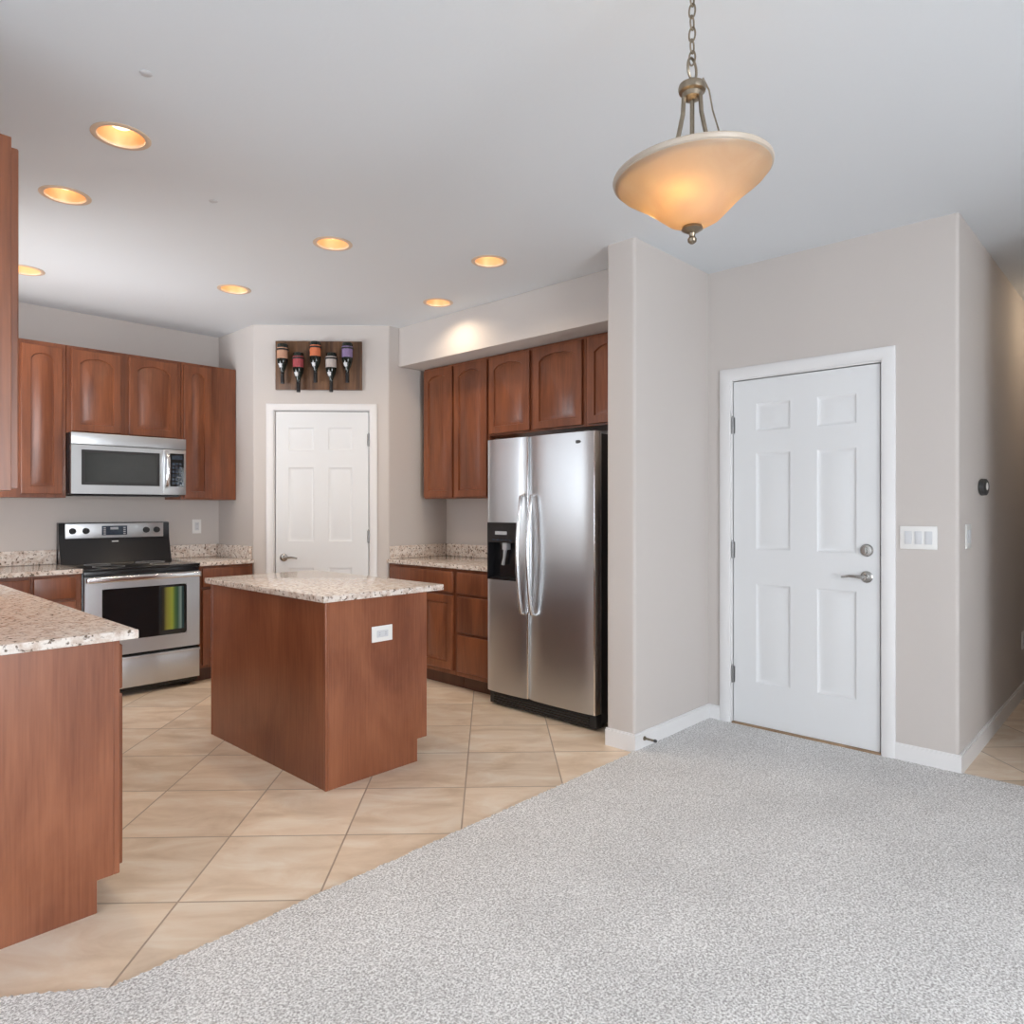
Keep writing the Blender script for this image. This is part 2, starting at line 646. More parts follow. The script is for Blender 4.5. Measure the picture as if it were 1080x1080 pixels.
def tag(o, label, cat, group=None, kind=None):
    o['label'] = label
    o['category'] = cat
    if group:
        o['group'] = group
    if kind:
        o['kind'] = kind
    return o


def thing(name, label, cat, loc=(0, 0, 0), rotz=0, group=None, kind=None):
    o = bpy.data.objects.new(name, None)
    C.objects.link(o)
    o.location = loc
    o.rotation_euler = (0, 0, rotz)
    o.empty_display_size = 0.1
    return tag(o, label, cat, group, kind)


def struct(name, bm, mat, label=None, cat=None, parent=None):
    o = obj(name, bm, mat, parent)
    if not parent:
        o['kind'] = 'structure'
        if label:
            o['label'] = label
            o['category'] = cat
    return o


def dup(root, loc, rotz=None, label=None):
    r = root.copy()
    C.objects.link(r)
    r.location = loc
    if rotz is not None:
        r.rotation_euler = (0, 0, rotz)
    if label:
        r['label'] = label
    for ch in list(root.children):
        c = ch.copy()
        C.objects.link(c)
        c.parent = r
        for g in list(ch.children):
            d = g.copy()
            C.objects.link(d)
            d.parent = c
    return r


# ------------------------------------------------------------------ room shell
H = 2.745
XW = 4.0                       # entry / refrigerator wall plane
YW = 5.90                      # stove wall plane
HALLY = 0.768
S2 = math.sqrt(.5)
PA = Vector((2.645, 5.285))    # pantry diagonal, left end


def diag(u, d=0.0):
    return (PA.x + S2 * u + S2 * d, PA.y - S2 * u + S2 * d)


bm = NB()
bx(bm, -3.1, 7.6, -3.4, 6.02, -0.12, 0.0)
struct('floor', bm, M['tile'], 'beige travertine-look floor tiles laid on the diagonal', 'floor')

# carpet, with slightly rolled edge
bm = NB()
cp = [(-3.0, -3.3), (4.0, -3.3), (4.0, 2.1), (3.2, 2.1), (3.1, 2.085), (0.645, 2.085), (0.40, 2.28), (.2, 2.45), (-3.0, 2.5)]
cpj = []
for i, p in enumerate(cp):
    q = cp[(i + 1) % len(cp)]
    cpj.append(p)
    if i in (4, 5, 6):                      # tufted edge where the pile meets the tile
        n = int(math.dist(p, q) / .008)
        cpj += [(p[0] + (q[0] - p[0]) * k / n + random.uniform(-.004, .004), p[1] + (q[1] - p[1]) * k / n + random.uniform(-.006, .006)) for k in range(1, n)]
prism(bm, cpj, 0.0, 0.012)
carpet = obj('carpet', bm, M['carpet'])
tag(carpet, 'light grey speckled cut pile carpet covering the open floor', 'carpet', kind='structure')

# ceiling with round holes for the recessed lights
CANS = [(0.953, 2.982), (0.956, 3.732), (1.085, 5.08), (2.129, 4.52), (2.132, 3.35), (2.911, 2.922), (3.248, 3.769)]
CAN_R = 0.088
bm = NB()
outer = [bm.verts.new((x, y, H)) for x, y in ((-3.1, -3.4), (7.6, -3.4), (7.6, 6.02), (-3.1, 6.02))]
ed = [bm.edges.new((outer[i], outer[(i + 1) % 4])) for i in range(4)]
for cx, cy in CANS:
    ring = [bm.verts.new((cx + CAN_R * math.cos(2 * PI * k / 32), cy + CAN_R * math.sin(2 * PI * k / 32), H)) for k in range(32)]
    ed += [bm.edges.new((ring[k], ring[(k + 1) % 32])) for k in range(32)]
bmesh.ops.triangle_fill(bm, use_beauty=True, edges=ed, normal=(0, 0, -1))
ext = bmesh.ops.extrude_face_region(bm, geom=bm.faces[:])
bmesh.ops.translate(bm, vec=(0, 0, 0.006), verts=[v for v in ext['geom'] if isinstance(v, bmesh.types.BMVert)])
struct('ceiling', bm, M['ceil'], 'flat pale grey-white textured ceiling', 'ceiling')

# stove wall
bm = NB()
bx(bm, 0.08, 4.12, YW, YW + .12, 0, H)
struct('wall_stove', bm, M['wall'], 'beige wall behind the stove and microwave', 'wall')

# kitchen left wall with the sink window
KW = (4.15, 5.55, 1.12, 2.32)
bm = NB()
bx(bm, 0.08, 0.2, 2.50, KW[0], 0, H)
bx(bm, 0.08, 0.2, KW[1], YW, 0, H)
bx(bm, 0.08, 0.2, KW[0], KW[1], 0, KW[2])
bx(bm, 0.08, 0.2, KW[0], KW[1], KW[3], H)
struct('wall_left', bm, M['wall'])
bm = NB()
bx(bm, -3.12, 0.08, 2.50, 2.62, 0, H)
struct('wall_dining', bm, M['wall'])

# west wall (behind the camera, left) with sliding glass door opening
bm = NB()
W1 = (-.5, 2.3, 0.1, 2.3)
bx(bm, -3.12, -3.0, -3.3, W1[0], 0, H)
bx(bm, -3.12, -3.0, W1[1], 2.5, 0, H)
bx(bm, -3.12, -3.0, W1[0], W1[1], 0, W1[2])
bx(bm, -3.12, -3.0, W1[0], W1[1], W1[3], H)
struct('wall_west', bm, M['wall'])
bm = NB()
W2 = (-.3, 1.5, 0.15, 2.3)
bx(bm, -3.12, W2[0], -3.42, -3.3, 0, H)
bx(bm, W2[1], 4.12, -3.42, -3.3, 0, H)
bx(bm, W2[0], W2[1], -3.42, -3.3, 0, W2[2])
bx(bm, W2[0], W2[1], -3.42, -3.3, W2[3], H)
struct('wall_rear', bm, M['wall'])


def window(name, along, fixed, a0, a1, z0, z1, mull):
    r = bpy.data.objects.new(name, None)
    C.objects.link(r)
    r['kind'] = 'structure'
    f, g = NB(), NB()

    def add(b, p0, p1, d0, d1, q0, q1):
        if along == 'Y':
            bx(b, fixed + d0, fixed + d1, p0, p1, q0, q1)
        else:
            bx(b, p0, p1, fixed + d0, fixed + d1, q0, q1)
    t = .05
    add(f, a0, a1, .02, .08, z0, z0 + t)
    add(f, a0, a1, .02, .08, z1 - t, z1)
    add(f, a0, a0 + t, .02, .08, z0 + t, z1 - t)
    add(f, a1 - t, a1, .02, .08, z0 + t, z1 - t)
    for k in range(1, mull):
        c = a0 + (a1 - a0) * k / mull
        add(f, c - t / 2, c + t / 2, .02, .08, z0 + t, z1 - t)
    add(g, a0 + t, a1 - t, .048, .052, z0 + t, z1 - t)
    obj('window_frame', f, M['white'], r)
    obj('window_pane', g, M['glass'], r)
    return r


window('window_1', 'Y', 0.09, *KW, 2)
window('window_2', 'Y', -3.11, *W1, 2)
window('window_3', 'X', -3.41, *W2, 3)

# wing wall between refrigerator and entry alcove
WX = 3.183
bm = NB()
prism(bm, [(WX, 2.28), (WX, 2.097), (4.0, 2.097), (4.0, 2.28)], 0, H, {0: .018, 1: .018})
struct('wall_wing', bm, M['wall'], 'short beige wing wall between refrigerator and white entry door', 'wall')

# entry wall (also the refrigerator wall) with the door opening
EY = 1.9355                     # hinge edge of the entry slab
OPEN0, OPEN1, OPENZ = EY - .839, EY + .026, 2.084
bm = NB()
bx(bm, XW, XW + .12, .95, OPEN0, 0, H)
bx(bm, XW, XW + .12, OPEN1, YW, 0, H)
bx(bm, XW, XW + .12, OPEN0, OPEN1, OPENZ, H)
struct('wall_entry', bm, M['wall'], 'beige wall holding the white entry door', 'wall')
bm = NB()
prism(bm, [(XW, .95), (XW, HALLY), (7.5, HALLY), (7.5, .888), (4.12, .888), (4.12, .95)], 0, H, {1: .018})
struct('wall_hall', bm, M['wall'], 'shaded beige hallway wall at the right photo edge', 'wall')
bm = NB()
bx(bm, 4.0, 7.5, -.12, 0.0, 0, H)
bx(bm, 4.0, 4.12, -3.3, -.12, 0, H)
bx(bm, 7.5, 7.62, -.12, .888, 0, H)
struct('wall_passage', bm, M['wall'])

# pantry walls: left return, diagonal with door opening, right return
PU0, PU1, PZ = 0.160, 0.912, 2.078
PEND = 1.0607
bm = NB()
q = diag(PEND)
prism(bm, [(2.645, YW), (2.645, 5.285), diag(PU0), diag(PU0, .11), (2.755, 5.33), (2.755, YW)], 0, H, {1: .03})
prism(bm, [diag(PU1), q, (XW, q[1]), (XW, q[1] + .11), (q[0] + .045, q[1] + .11), diag(PU1, .11)], 0, H, {1: .03})
prism(bm, [diag(PU0), diag(PU1), diag(PU1, .11), diag(PU0, .11)], PZ, H)
struct('wall_pantry', bm, M['wall'], 'angled beige corner wall holding the white pantry door', 'wall')

# dropped soffit above the refrigerator cabinets
SX, SZ = 3.492, 2.432
bm = NB()
prism(bm, [(SX, 4.535), (SX, 2.28), (XW, 2.28), (XW, 4.535)], SZ, H, bev=0.008)
struct('wall_soffit', bm, M['wall'], 'dropped beige soffit above the refrigerator cabinets', 'soffit')

# baseboards


def bboard(name, runs, label):
    bm = NB()
    for (x0, y0, x1, y1, nx, ny) in runs:        # from, to, outward normal
        t = .013
        pts = [(x0, y0), (x1, y1), (x1 + nx * t, y1 + ny * t), (x0 + nx * t, y0 + ny * t)]
        prism(bm, pts, 0, .088)
        t2 = .007
        pts = [(x0, y0), (x1, y1), (x1 + nx * t2, y1 + ny * t2), (x0 + nx * t2, y0 + ny * t2)]
        prism(bm, pts, .088, .096)
    struct(name, bm, M['white'], label, 'baseboard')


bboard('baseboard_entry', [(XW, OPEN0 - .04, XW, HALLY - .013, -1, 0), (XW, 2.097, XW, OPEN1 + .055, -1, 0)], 'white baseboard on both sides of the entry door')
bboard('baseboard_hall', [(XW, HALLY, 7.5, HALLY, 0, -1)], 'white baseboard running down the hallway wall')
bboard('baseboard_wing', [(WX - .013, 2.097, XW, 2.097, 0, -1), (WX, 2.28, WX, 2.097, -1, 0)], 'white baseboard around the foot of the wing wall')

# outside the windows: a slab of patio and a hedge
bm = NB()
bx(bm, -9, 9, -9, 9, -.2, -.125)
struct('ground_patio', bm, M['concrete'], 'patio ground outside the windows', 'ground')

# ------------------------------------------------------------------ doors


def passage_door(name, label, loc, rotz, sw, z0, z1, panels, hinge_side, hinges, lever_x, lever_z, lever_dir, bolt_z=None, cas_l=.07, cas_r=.065, cas_top=.068, slab_mat=None):
    r = thing(name, label, 'door', loc, rotz, kind='structure')
    yf = .006
    bm = panel_slab(NB(), 0, sw, z0, z1, yf, .04, panels)
    obj('slab', bm, slab_mat or M['door'], r)
    g = .006
    bm = NB()
    bx(bm, -g - .016, -g, 0.0, .11, 0, z1 + g)
    bx(bm, sw + g, sw + g + .016, 0.0, .11, 0, z1 + g)
    bx(bm, -g - .016, sw + g + .016, 0.0, .11, z1 + g, z1 + g + .014)
    obj('jamb', bm, M['white'], r)
    bm = NB()
    for a, b in ((-g, .0), (sw, sw + g)):
        bx(bm, a, b, .035, .05, 0, z1)
    bx(bm, -g, sw + g, .035, .05, z1, z1 + g)
    obj('gap_shade_strip', bm, M['rubber'], r)  # dark strip added as the shade in the gap around the slab
    bm = NB()
    ci = .012
    prof = ((0.0, .013), (.25, .019), (.8, .019), (1.0, .012))

    def casing(pts_in, pts_out):
        rows = []
        for f, d in prof:
            rows.append([bm.verts.new((a[0] + (b[0] - a[0]) * f, -d, a[1] + (b[1] - a[1]) * f)) for a, b in zip(pts_in, pts_out)])
        back_in = [bm.verts.new((a[0], 0, a[1])) for a in pts_in]
        back_out = [bm.verts.new((b[0], 0, b[1])) for b in pts_out]
        rows = [back_in] + rows + [back_out]
        for A, B in zip(rows[:-1], rows[1:]):
            for i in range(len(A) - 1):
                bm.faces.new((A[i], A[i + 1], B[i + 1], B[i]))
    xi0, xi1, zi = -ci, sw + ci, z1 + ci
    casing([(xi0, 0), (xi0, zi), (xi1, zi), (xi1, 0)], [(xi0 - cas_l, 0), (xi0 - cas_l, zi + cas_top), (xi1 + cas_r, zi + cas_top), (xi1 + cas_r, 0)])
    obj('casing', bm, M['white'], r)
    bm = NB()
    bx(bm, -g, sw + g, -.012, .11, 0, .02, .003)
    th = obj('threshold', bm, M['threshold'], r)
    hx = -.003 if hinge_side == 'L' else sw + .003
    for z in hinges:
        bm = NB()
        lathe(bm, [(0, -.05), (.0065, -.05), (.0065, .05), (0, .05)], (hx, -.002, z), n=12)
        lathe(bm, [(0, .05), (.004, .052), (.003, .058), (0, .06)], (hx, -.002, z), n=10)
        bx(bm, hx - .012, hx + .012, .0035, .0065, z - .048, z + .048)
        obj('hinge', bm, M['darknickel'], r)
    # lever set
    bm = NB()
    lathe(bm, [(0, 0), (.031, 0), (.031, -.006), (.024, -.012), (.012, -.014), (.012, -.05), (0, -.05)], (lever_x, yf, lever_z), 'Y', 28)
    tube(bm, [(lever_x, yf - .047, lever_z), (lever_x + lever_dir * .03, yf - .052, lever_z + .002), (lever_x + lever_dir * .075, yf - .05, lever_z + .003), (lever_x + lever_dir * .115, yf - .044, lever_z - .004)], [.011, .009, .0075, .006], 10)
    h = obj('lever_handle', bm, M['nickel'], r)
    if bolt_z:
        bm = NB()
        lathe(bm, [(0, 0), (.033, 0), (.033, -.008), (.027, -.014), (0, -.016)], (lever_x, yf, bolt_z), 'Y', 28)
        bx(bm, lever_x - .004, lever_x + .004, yf - .03, yf - .014, bolt_z - .018, bolt_z + .018, .002)
        obj('deadbolt', bm, M['nickel'], r)
        for z in (bolt_z, lever_z):
            bm = NB()
            bx(bm, sw + .0035, sw + .0055, .004, .03, z - .028, z + .028)
            obj('strike_plate', bm, M['rubber'], r)
    return r


lx = [(.14, .34), (.49, .695)]
zz = [(.275, .855), (1.058, 1.625), (1.755, 1.917)]
passage_door('door_1', 'white six-panel entry door with deadbolt and lever in the beige wall', (XW, EY, 0), -PI / 2, .811, .022, 2.058,
             [(a, b, c, d) for a, b in lx for c, d in zz], 'L', (.303, 1.05, 1.797), .747, .936, -1, 1.077)
zz = [(.25, .83), (1.038, 1.622), (1.757, 1.936)]
pq = diag(.172)
passage_door('door_2', 'white six-panel pantry door in the angled corner under the bottle board', (pq[0], pq[1], 0), -PI / 4, .728, .012, 2.062,
             [(a, b, c, d) for a, b in ((.1, .3), (.413, .6)) for c, d in zz], 'R', (.3, 1.075, 1.84), .065, .911, 1, None, .058, .058, .05)

# ------------------------------------------------------------------ cabinets


def wall_cabinet(label, loc, rotz, w, z0, z1, depth, doors, rise=.045, mat=None, stile=.052):
    r = thing('wall_cabinet', label, 'cabinet', loc, rotz)
    bm = NB()
    bx(bm, 0, w, 0, depth, z0, z1, .0015, 1)
    obj('body', bm, M['wood'], r)
    for (a, b, c, d) in doors:
        obj('door', panel_door(NB(), a, b, c, d, -.0005, .02, stile, rise), M['wood'], r)
    return r


def base_cabinet(label, loc, rotz, w, depth, drawers, doors, body=None, toe=.075, name='base_cabinet', toe_sides=(0, 0)):
    r = thing(name, label, 'cabinet', loc, rotz)
    bm = NB()
    bx(bm, 0, w, 0, depth, .105, .867, .0015, 1)
    obj('body', bm, M['wood'], r)
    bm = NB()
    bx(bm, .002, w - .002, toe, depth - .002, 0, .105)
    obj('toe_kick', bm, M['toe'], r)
    for (a, b, c, d) in drawers:
        bm = NB()
        bx(bm, a, b, -.0205, -.0005, c, d, .006, 3)
        obj('drawer_front', bm, M['wood'], r)
    for (a, b, c, d) in doors:
        obj('door', panel_door(NB(), a, b, c, d, -.0005, .02, .055, 0), M['wood'], r)
    return r


# stove wall uppers (root at face-frame plane, facing -Y)
UY = 5.578
UB, UT = 1.372, 2.428
wall_cabinet('tall narrow brown wall cabinet left of the microwave with one arched door', (.535, UY, 0), 0, .897, UB, UT, YW - UY - .003, [(.635, .872, UB + .025, UT - .03)])
wall_cabinet('short brown two-door wall cabinet above the stainless microwave', (1.434, UY, 0), 0, .769, 1.823, UT, YW - UY - .003,
             [(.028, .345, 1.835, UT - .022), (.398, .738, 1.835, UT - .022)])
wall_cabinet('narrow brown wall cabinet right of the microwave against the pantry wall', (2.205, UY, 0), 0, .436, UB - .005, UT, YW - UY - .003, [(.018, .228, UB + .005, UT - .022)])
# left wall upper seen end-on (facing +X)
wall_cabinet('tall brown wall cabinet at the left edge, seen from its side', (.503, 2.505, 0), PI / 2, 1.2, 1.352, 2.398, .30,
             [(.012, .59, 1.36, 2.372), (.61, 1.188, 1.36, 2.372)])
# refrigerator wall uppers (facing -X)
FX = 3.70
dF = XW - FX - .003
wall_cabinet('tall brown two-door wall cabinet left of the refrigerator under the soffit', (FX, 4.462, 0), -PI / 2, .748, UB + .004, UT, dF,
             [(.012, .352, UB + .014, UT - .018), (.378, .735, UB + .014, UT - .018)])
wall_cabinet('short brown two-door wall cabinet directly above the refrigerator', (FX, 3.712, 0), -PI / 2, .898, 1.835, UT, dF,
             [(.012, .412, 1.848, UT - .018), (.452, .876, 1.848, UT - .018)])
wall_cabinet('short brown wall cabinet squeezed between the over-refrigerator cabinet and wing wall', (FX, 2.812, 0), -PI / 2, .525, 1.835, UT, dF,
             [(.025, .5, 1.848, UT - .018)])

# stove wall bases
BY = 5.29
DB = YW - BY - .003
base_cabinet('brown base cabinet in the corner left of the stove', (.83, BY, 0), 0, .332, DB, [(.03, .322, .705, .846)], [(.03, .322, .13, .69)])
base_cabinet('brown base cabinet touching the left side of the stove', (1.163, BY, 0), 0, .284, DB, [(.012, .25, .708, .85)], [(.012, .25, .13, .69)])
base_cabinet('narrow brown base cabinet between stove and pantry wall', (2.223, BY, 0), 0, .418, DB, [(.018, .40, .71, .85)], [(.018, .40, .13, .69)])
# refrigerator wall bases
RX = 3.395
DR = XW - RX - .003
base_cabinet('brown base cabinet with wide drawer left of the refrigerator against the pantry wall', (RX, 4.528, 0), -PI / 2, .785, DR,
             [(.03, .765, .695, .845)], [(.03, .395, .14, .675), (.412, .765, .14, .675)])
base_cabinet('brown three-drawer base cabinet touching the refrigerator', (RX, 3.741, 0), -PI / 2, .392, DR,
             [(.022, .37, .695, .845), (.022, .37, .42, .675), (.022, .37, .14, .40)], [])
# left run bases (facing +X), finished end toward the carpet
lr = base_cabinet('brown base cabinet run end with smooth side panel at the lower left', (.80, 2.54, 0), PI / 2, .76, .597,
                  [(.012, .37, .70, .848), (.385, .745, .70, .848)], [(.012, .37, .12, .685), (.385, .745, .12, .685)], toe=.062)
bm = NB()
notched(bm, -.02, -.0005, .018, .066, .597, .105, .867)
obj('end_panel', bm, M['panelwood'], lr)
bm = NB()
bx(bm, -.022, -.0005, -.001, .0175, .105, .867, .002, 1)
obj('corner_stile', bm, M['panelwood'], lr)
base_cabinet('brown sink base cabinet along the left wall', (.80, 3.302, 0), PI / 2, .95, .597, [], [(.02, .47, .12, .848), (.48, .93, .12, .848)])
base_cabinet('brown base cabinet along the left wall near the corner', (.80, 4.254, 0), PI / 2, 1.03, .597,
             [(.02, .47, .70, .848)], [(.02, .47, .12, .685), (.48, 1.0, .12, .848)])

# island
IX0, IX1, IY0, IY1 = 1.768, 2.366, 2.836, 4.034
isl = thing('kitchen_island', 'reddish brown kitchen island standing on the tiles in mid kitchen', 'island', (IX1, IY0, 0), PI / 2)
# local x -> +Y, local y -> -X ; front (y=0) faces the refrigerator
wI, dI = IY1 - IY0, IX1 - IX0
bm = NB()
bx(bm, .018, wI - .018, 0, dI - .012, .115, .867)
obj('body', bm, M['wood'], isl)
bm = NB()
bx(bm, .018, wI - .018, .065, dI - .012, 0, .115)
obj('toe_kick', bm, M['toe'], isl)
for nm, a, b in (('end_panel', 0, .0175), ('end_panel', wI - .0175, wI)):
    bm = NB()
    notched(bm, a, b, 0, .063, dI - .014, .115, .867)
    obj(nm, bm, M['panelwood'], isl)
bm = NB()
bx(bm, .012, wI - .012, dI - .0115, dI, 0, .867)
obj('back_panel', bm, M['panelwood'], isl)
for a in (-.004, wI - .012):
    bm = NB()
    bx(bm, a, a + .016, dI - .0135, dI + .004, 0, .867, .004, 3)
    obj('corner_moulding', bm, M['panelwood'], isl)
for a, b in ((.03, .585), (.613, 1.168)):
    bm = NB()
    bx(bm, a, b, -.0205, -.0005, .70, .848, .006, 3)
    obj('drawer_front', bm, M['wood'], isl)
    obj('door', panel_door(NB(), a, b, .14, .685, -.0005, .02, .055, 0), M['wood'], isl)

# ------------------------------------------------------------------ granite
CT0, CT1 = .868, .899


def counter(label, pts, splash, bev=.005):
    r = thing('countertop', label, 'countertop', (pts[0][0], pts[0][1], CT0))
    o = r.location
    bm = prism(NB(), [(p[0] - o.x, p[1] - o.y) for p in pts], 0, CT1 - CT0, bev=bev)
    obj('slab', bm, M['granite'], r)
    for (x0, x1, y0, y1) in splash:
        bm = NB()
        bx(bm, x0 - o.x, x1 - o.x, y0 - o.y, y1 - o.y, CT1 - CT0, CT1 - CT0 + .102, .003)
        obj('backsplash', bm, M['granite'], r)
    return r


counter('pinkish cream granite countertop on the lower left cabinets, turning left of the stove', [(.205, 2.502), (.853, 2.502), (.853, 5.265), (1.449, 5.265), (1.449, 5.897), (.205, 5.897)],
        [(.228, 1.449, 5.875, 5.897), (.205, .227, 2.53, 5.897)])
counter('small cream granite countertop between stove and pantry wall', [(2.221, 5.265), (2.641, 5.265), (2.641, 5.897), (2.221, 5.897)], [(2.221, 2.617, 5.875, 5.897), (2.619, 2.641, 5.30, 5.897)])
counter('speckled granite countertop left of the refrigerator', [(3.372, 3.345), (3.997, 3.345), (3.997, 4.531), (3.372, 4.531)], [(3.975, 3.997, 3.345, 4.507), (3.40, 3.997, 4.509, 4.531)])
counter('pale granite slab covering the kitchen island', [(1.742, 2.812), (2.462, 2.812), (2.462, 4.07), (1.742, 4.07)], [])

# ------------------------------------------------------------------ range
SW = .762
rg = thing('range', 'stainless electric range with black cooktop and glass oven door', 'stove', (1.4535, 5.25, 0))
D = YW - 5.25 - .01
bm = NB()
bx(bm, 0, SW, .045, D, .03, .875, .003)
for x in (.04, SW - .08):
    bx(bm, x, x + .04, .09, .13, 0, .03)
    bx(bm, x, x + .04, D - .1, D - .06, 0, .03)
obj('body', bm, M['black'], rg)
bm = NB()
bx(bm, -.003, SW + .003, .012, D - .07, .876, .893, .006, 3)
ck = obj('cooktop', bm, M['blackglass'], rg)
for x, y, r0 in ((.2, .17, .1), (.56, .17, .085), (.2, .42, .085), (.56, .42, .1)):
    bm = NB()
    lathe(bm, [(r0 - .004, .8931), (r0 - .003, .8936), (r0, .8936), (r0 + .001, .8931)], (x, y, 0), n=36)
    obj('burner_ring', bm, M['grey'], ck)
# front trim under the cooktop
bm = NB()
bx(bm, .004, SW - .004, .016, .044, .842, .8755, .003)
obj('front_trim', bm, M['black'], rg)
# oven door
bm = NB()
z0, z1, x0, x1 = .295, .838, .004, SW - .004
wx0, wx1, wz0, wz1 = .108, .665, .395, .752
for a in ((x0, wx0, z0, z1), (wx1, x1, z0, z1), (wx0, wx1, z0, wz0), (wx0, wx1, wz1, z1)):
    bx(bm, a[0], a[1], .004, .044, a[2], a[3])
od = obj('oven_door', bm, M['steel'], rg)
bm = NB()
P = round_poly([(wx0, wz0), (wx1, wz0), (wx1, wz1), (wx0, wz1)], {0: .02, 1: .02, 2: .02, 3: .02})
A = [bm.verts.new((p.x, .0025, p.y)) for p in P]
B = [bm.verts.new((p.x, .044, p.y)) for p in P]
bm.faces.new(A)
bm.faces.new(B[::-1])
for i in range(len(P)):
    j = (i + 1) % len(P)
    bm.faces.new((A[i], B[i], B[j], A[j]))
obj('oven_window', bm, M['blackglass'], od)
bm = NB()
bx(bm, .006, SW - .006, -.038, -.012, .80, .838, .011, 4)
for x in (.03, SW - .06):
    bx(bm, x, x + .03, -.014, .0045, .808, .832, .003)
obj('oven_handle', bm, M['steelbright'], od)
bm = NB()
bx(bm, x0, x1, .004, .044, .062, .276, .004)
bx(bm, x0, x1, -.006, .004, .258, .276, .003)
obj('storage_drawer', bm, M['steel'], rg)
# backguard
bm = NB()
pr = [(D - .105, .893), (D - .085, .96), (D - .062, 1.05), (D - .056, 1.075), (D - .05, 1.19), (D - .012, 1.195), (D, 1.19), (D, .876), (D - .07, .876)]
A = [bm.verts.new((0, y, z)) for y, z in pr]
B = [bm.verts.new((SW, y, z)) for y, z in pr]
bm.faces.new(A)
bm.faces.new(B[::-1])
for i in range(len(pr)):
    j = (i + 1) % len(pr)
    bm.faces.new((A[i], B[i], B[j], A[j]))
bgd = obj('backguard', bm, M['black'], rg)
py = D - .0585
bm = NB()
bx(bm, .04, SW - .045, py, py + .012, 1.078, 1.186, .003)
cpn = obj('control_panel', bm, M['steel'], rg)
for x in (.085, .172, .588, .665):
    bm = NB()
    lathe(bm, [(0, -.024), (.019, -.024), (.021, -.018), (.023, 0), (0, 0)], (x, py - .0005, 1.133), 'Y', 24)
    bx(bm, x - .003, x + .003, py - .03, py - .02, 1.114, 1.152, .001)
    obj('knob', bm, M['blackmatte'], cpn)
bm = NB()
bx(bm, .278, .452, py - .003, py, 1.098, 1.168, .001)
ds = obj('clock_display', bm, M['display'], cpn)
for i in range(4):
    for x in (.288, .425):
        bm = NB()
        bx(bm, x, x + .016, py - .004, py - .0028, 1.104 + i * .015, 1.112 + i * .015)
        obj('touch_button', bm, M['grey'], cpn)
bm = NB()
bx(bm, .335, .39, py - .004, py - .0028, 1.14, 1.158)
obj('clock_digits', bm, M['grey'], cpn)
bm = NB()
bx(bm, .345, .39, D - .066, D - .058, 1.047, 1.056, .001)
obj('brand_mark', bm, M['plate'], bgd)
# yellow-green reflection painted on a thin strip over the oven window
m, nt, b = new_mat('yellow_green_reflection')
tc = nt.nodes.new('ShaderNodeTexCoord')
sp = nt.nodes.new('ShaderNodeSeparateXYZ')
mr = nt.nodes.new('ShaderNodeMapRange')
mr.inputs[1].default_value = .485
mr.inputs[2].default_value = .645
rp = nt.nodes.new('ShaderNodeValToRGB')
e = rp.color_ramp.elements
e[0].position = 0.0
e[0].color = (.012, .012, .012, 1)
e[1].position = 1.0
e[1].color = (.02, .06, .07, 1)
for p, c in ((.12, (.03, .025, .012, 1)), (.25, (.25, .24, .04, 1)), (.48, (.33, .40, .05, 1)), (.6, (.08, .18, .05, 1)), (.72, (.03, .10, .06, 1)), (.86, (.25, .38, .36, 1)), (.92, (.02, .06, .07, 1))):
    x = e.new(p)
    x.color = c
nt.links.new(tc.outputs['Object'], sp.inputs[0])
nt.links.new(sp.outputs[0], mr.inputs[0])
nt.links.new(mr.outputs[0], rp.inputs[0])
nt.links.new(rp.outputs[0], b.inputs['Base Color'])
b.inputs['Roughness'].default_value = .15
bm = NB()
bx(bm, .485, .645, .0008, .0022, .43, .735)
fo = obj('painted_reflection', bm, m, od)
fo['label'] = 'painted yellow-green reflection on the oven window'

# ------------------------------------------------------------------ over-range microwave
mw = thing('microwave', 'stainless over-the-range microwave with dark glass door', 'microwave', (1.436, 5.47, 0))
MZ0, MZ1, MWW = 1.398, 1.8215, .764
md = YW - 5.47 - .004
bm = NB()
bx(bm, 0, MWW, .03, md, MZ0, MZ1, .003)
bx(bm, .03, MWW - .03, .05, md - .05, MZ0 - .012, MZ0)
obj('body', bm, M['black'], mw)
bm = NB()
bx(bm, .0, MWW, -.002, .0295, 1.742, MZ1, .003)
obj('vent_panel', bm, M['steel'], mw)
bm = NB()
a0, a1, c0, c1 = .0, .598, MZ0 + .003, 1.738
gx0, gx1, gz0, gz1 = .062, .575, 1.462, 1.705
for a in ((a0, gx0, c0, c1), (gx1, a1, c0, c1), (gx0, gx1, c0, gz0), (gx0, gx1, gz1, c1)):
    bx(bm, a[0], a[1], 0, .0295, a[2], a[3])
mdoor = obj('door', bm, M['steel'], mw)
bm = NB()
bx(bm, gx0, gx1, .002, .029, gz0, gz1)
obj('window_frame', bm, M['blackmatte'], mdoor)
bm = NB()
bx(bm, gx0 + .022, gx1 - .022, .0005, .0018, gz0 + .02, gz1 - .02)
obj('window_glass', bm, M['mwglass'], mdoor)
bm = NB()
tube(bm, [(.622, .006, 1.46), (.622, -.022, 1.475), (.622, -.034, 1.52), (.622, -.038, 1.59), (.622, -.034, 1.66), (.622, -.022, 1.703), (.622, .006, 1.718)], .0145, 12)
obj('handle', bm, M['steelbright'], mdoor)
bm = NB()
bx(bm, .60, MWW, 0, .0295, c0, c1, .002)
pn = obj('control_panel', bm, M['steel'], mw)
bm = NB()
bx(bm, .648, .748, -.0018, -.0002, 1.462, 1.71)
kp = obj('keypad', bm, M['blackglass'], mw)
bm = NB()
bx(bm, .66, .735, -.0026, -.0019, 1.665, 1.695)
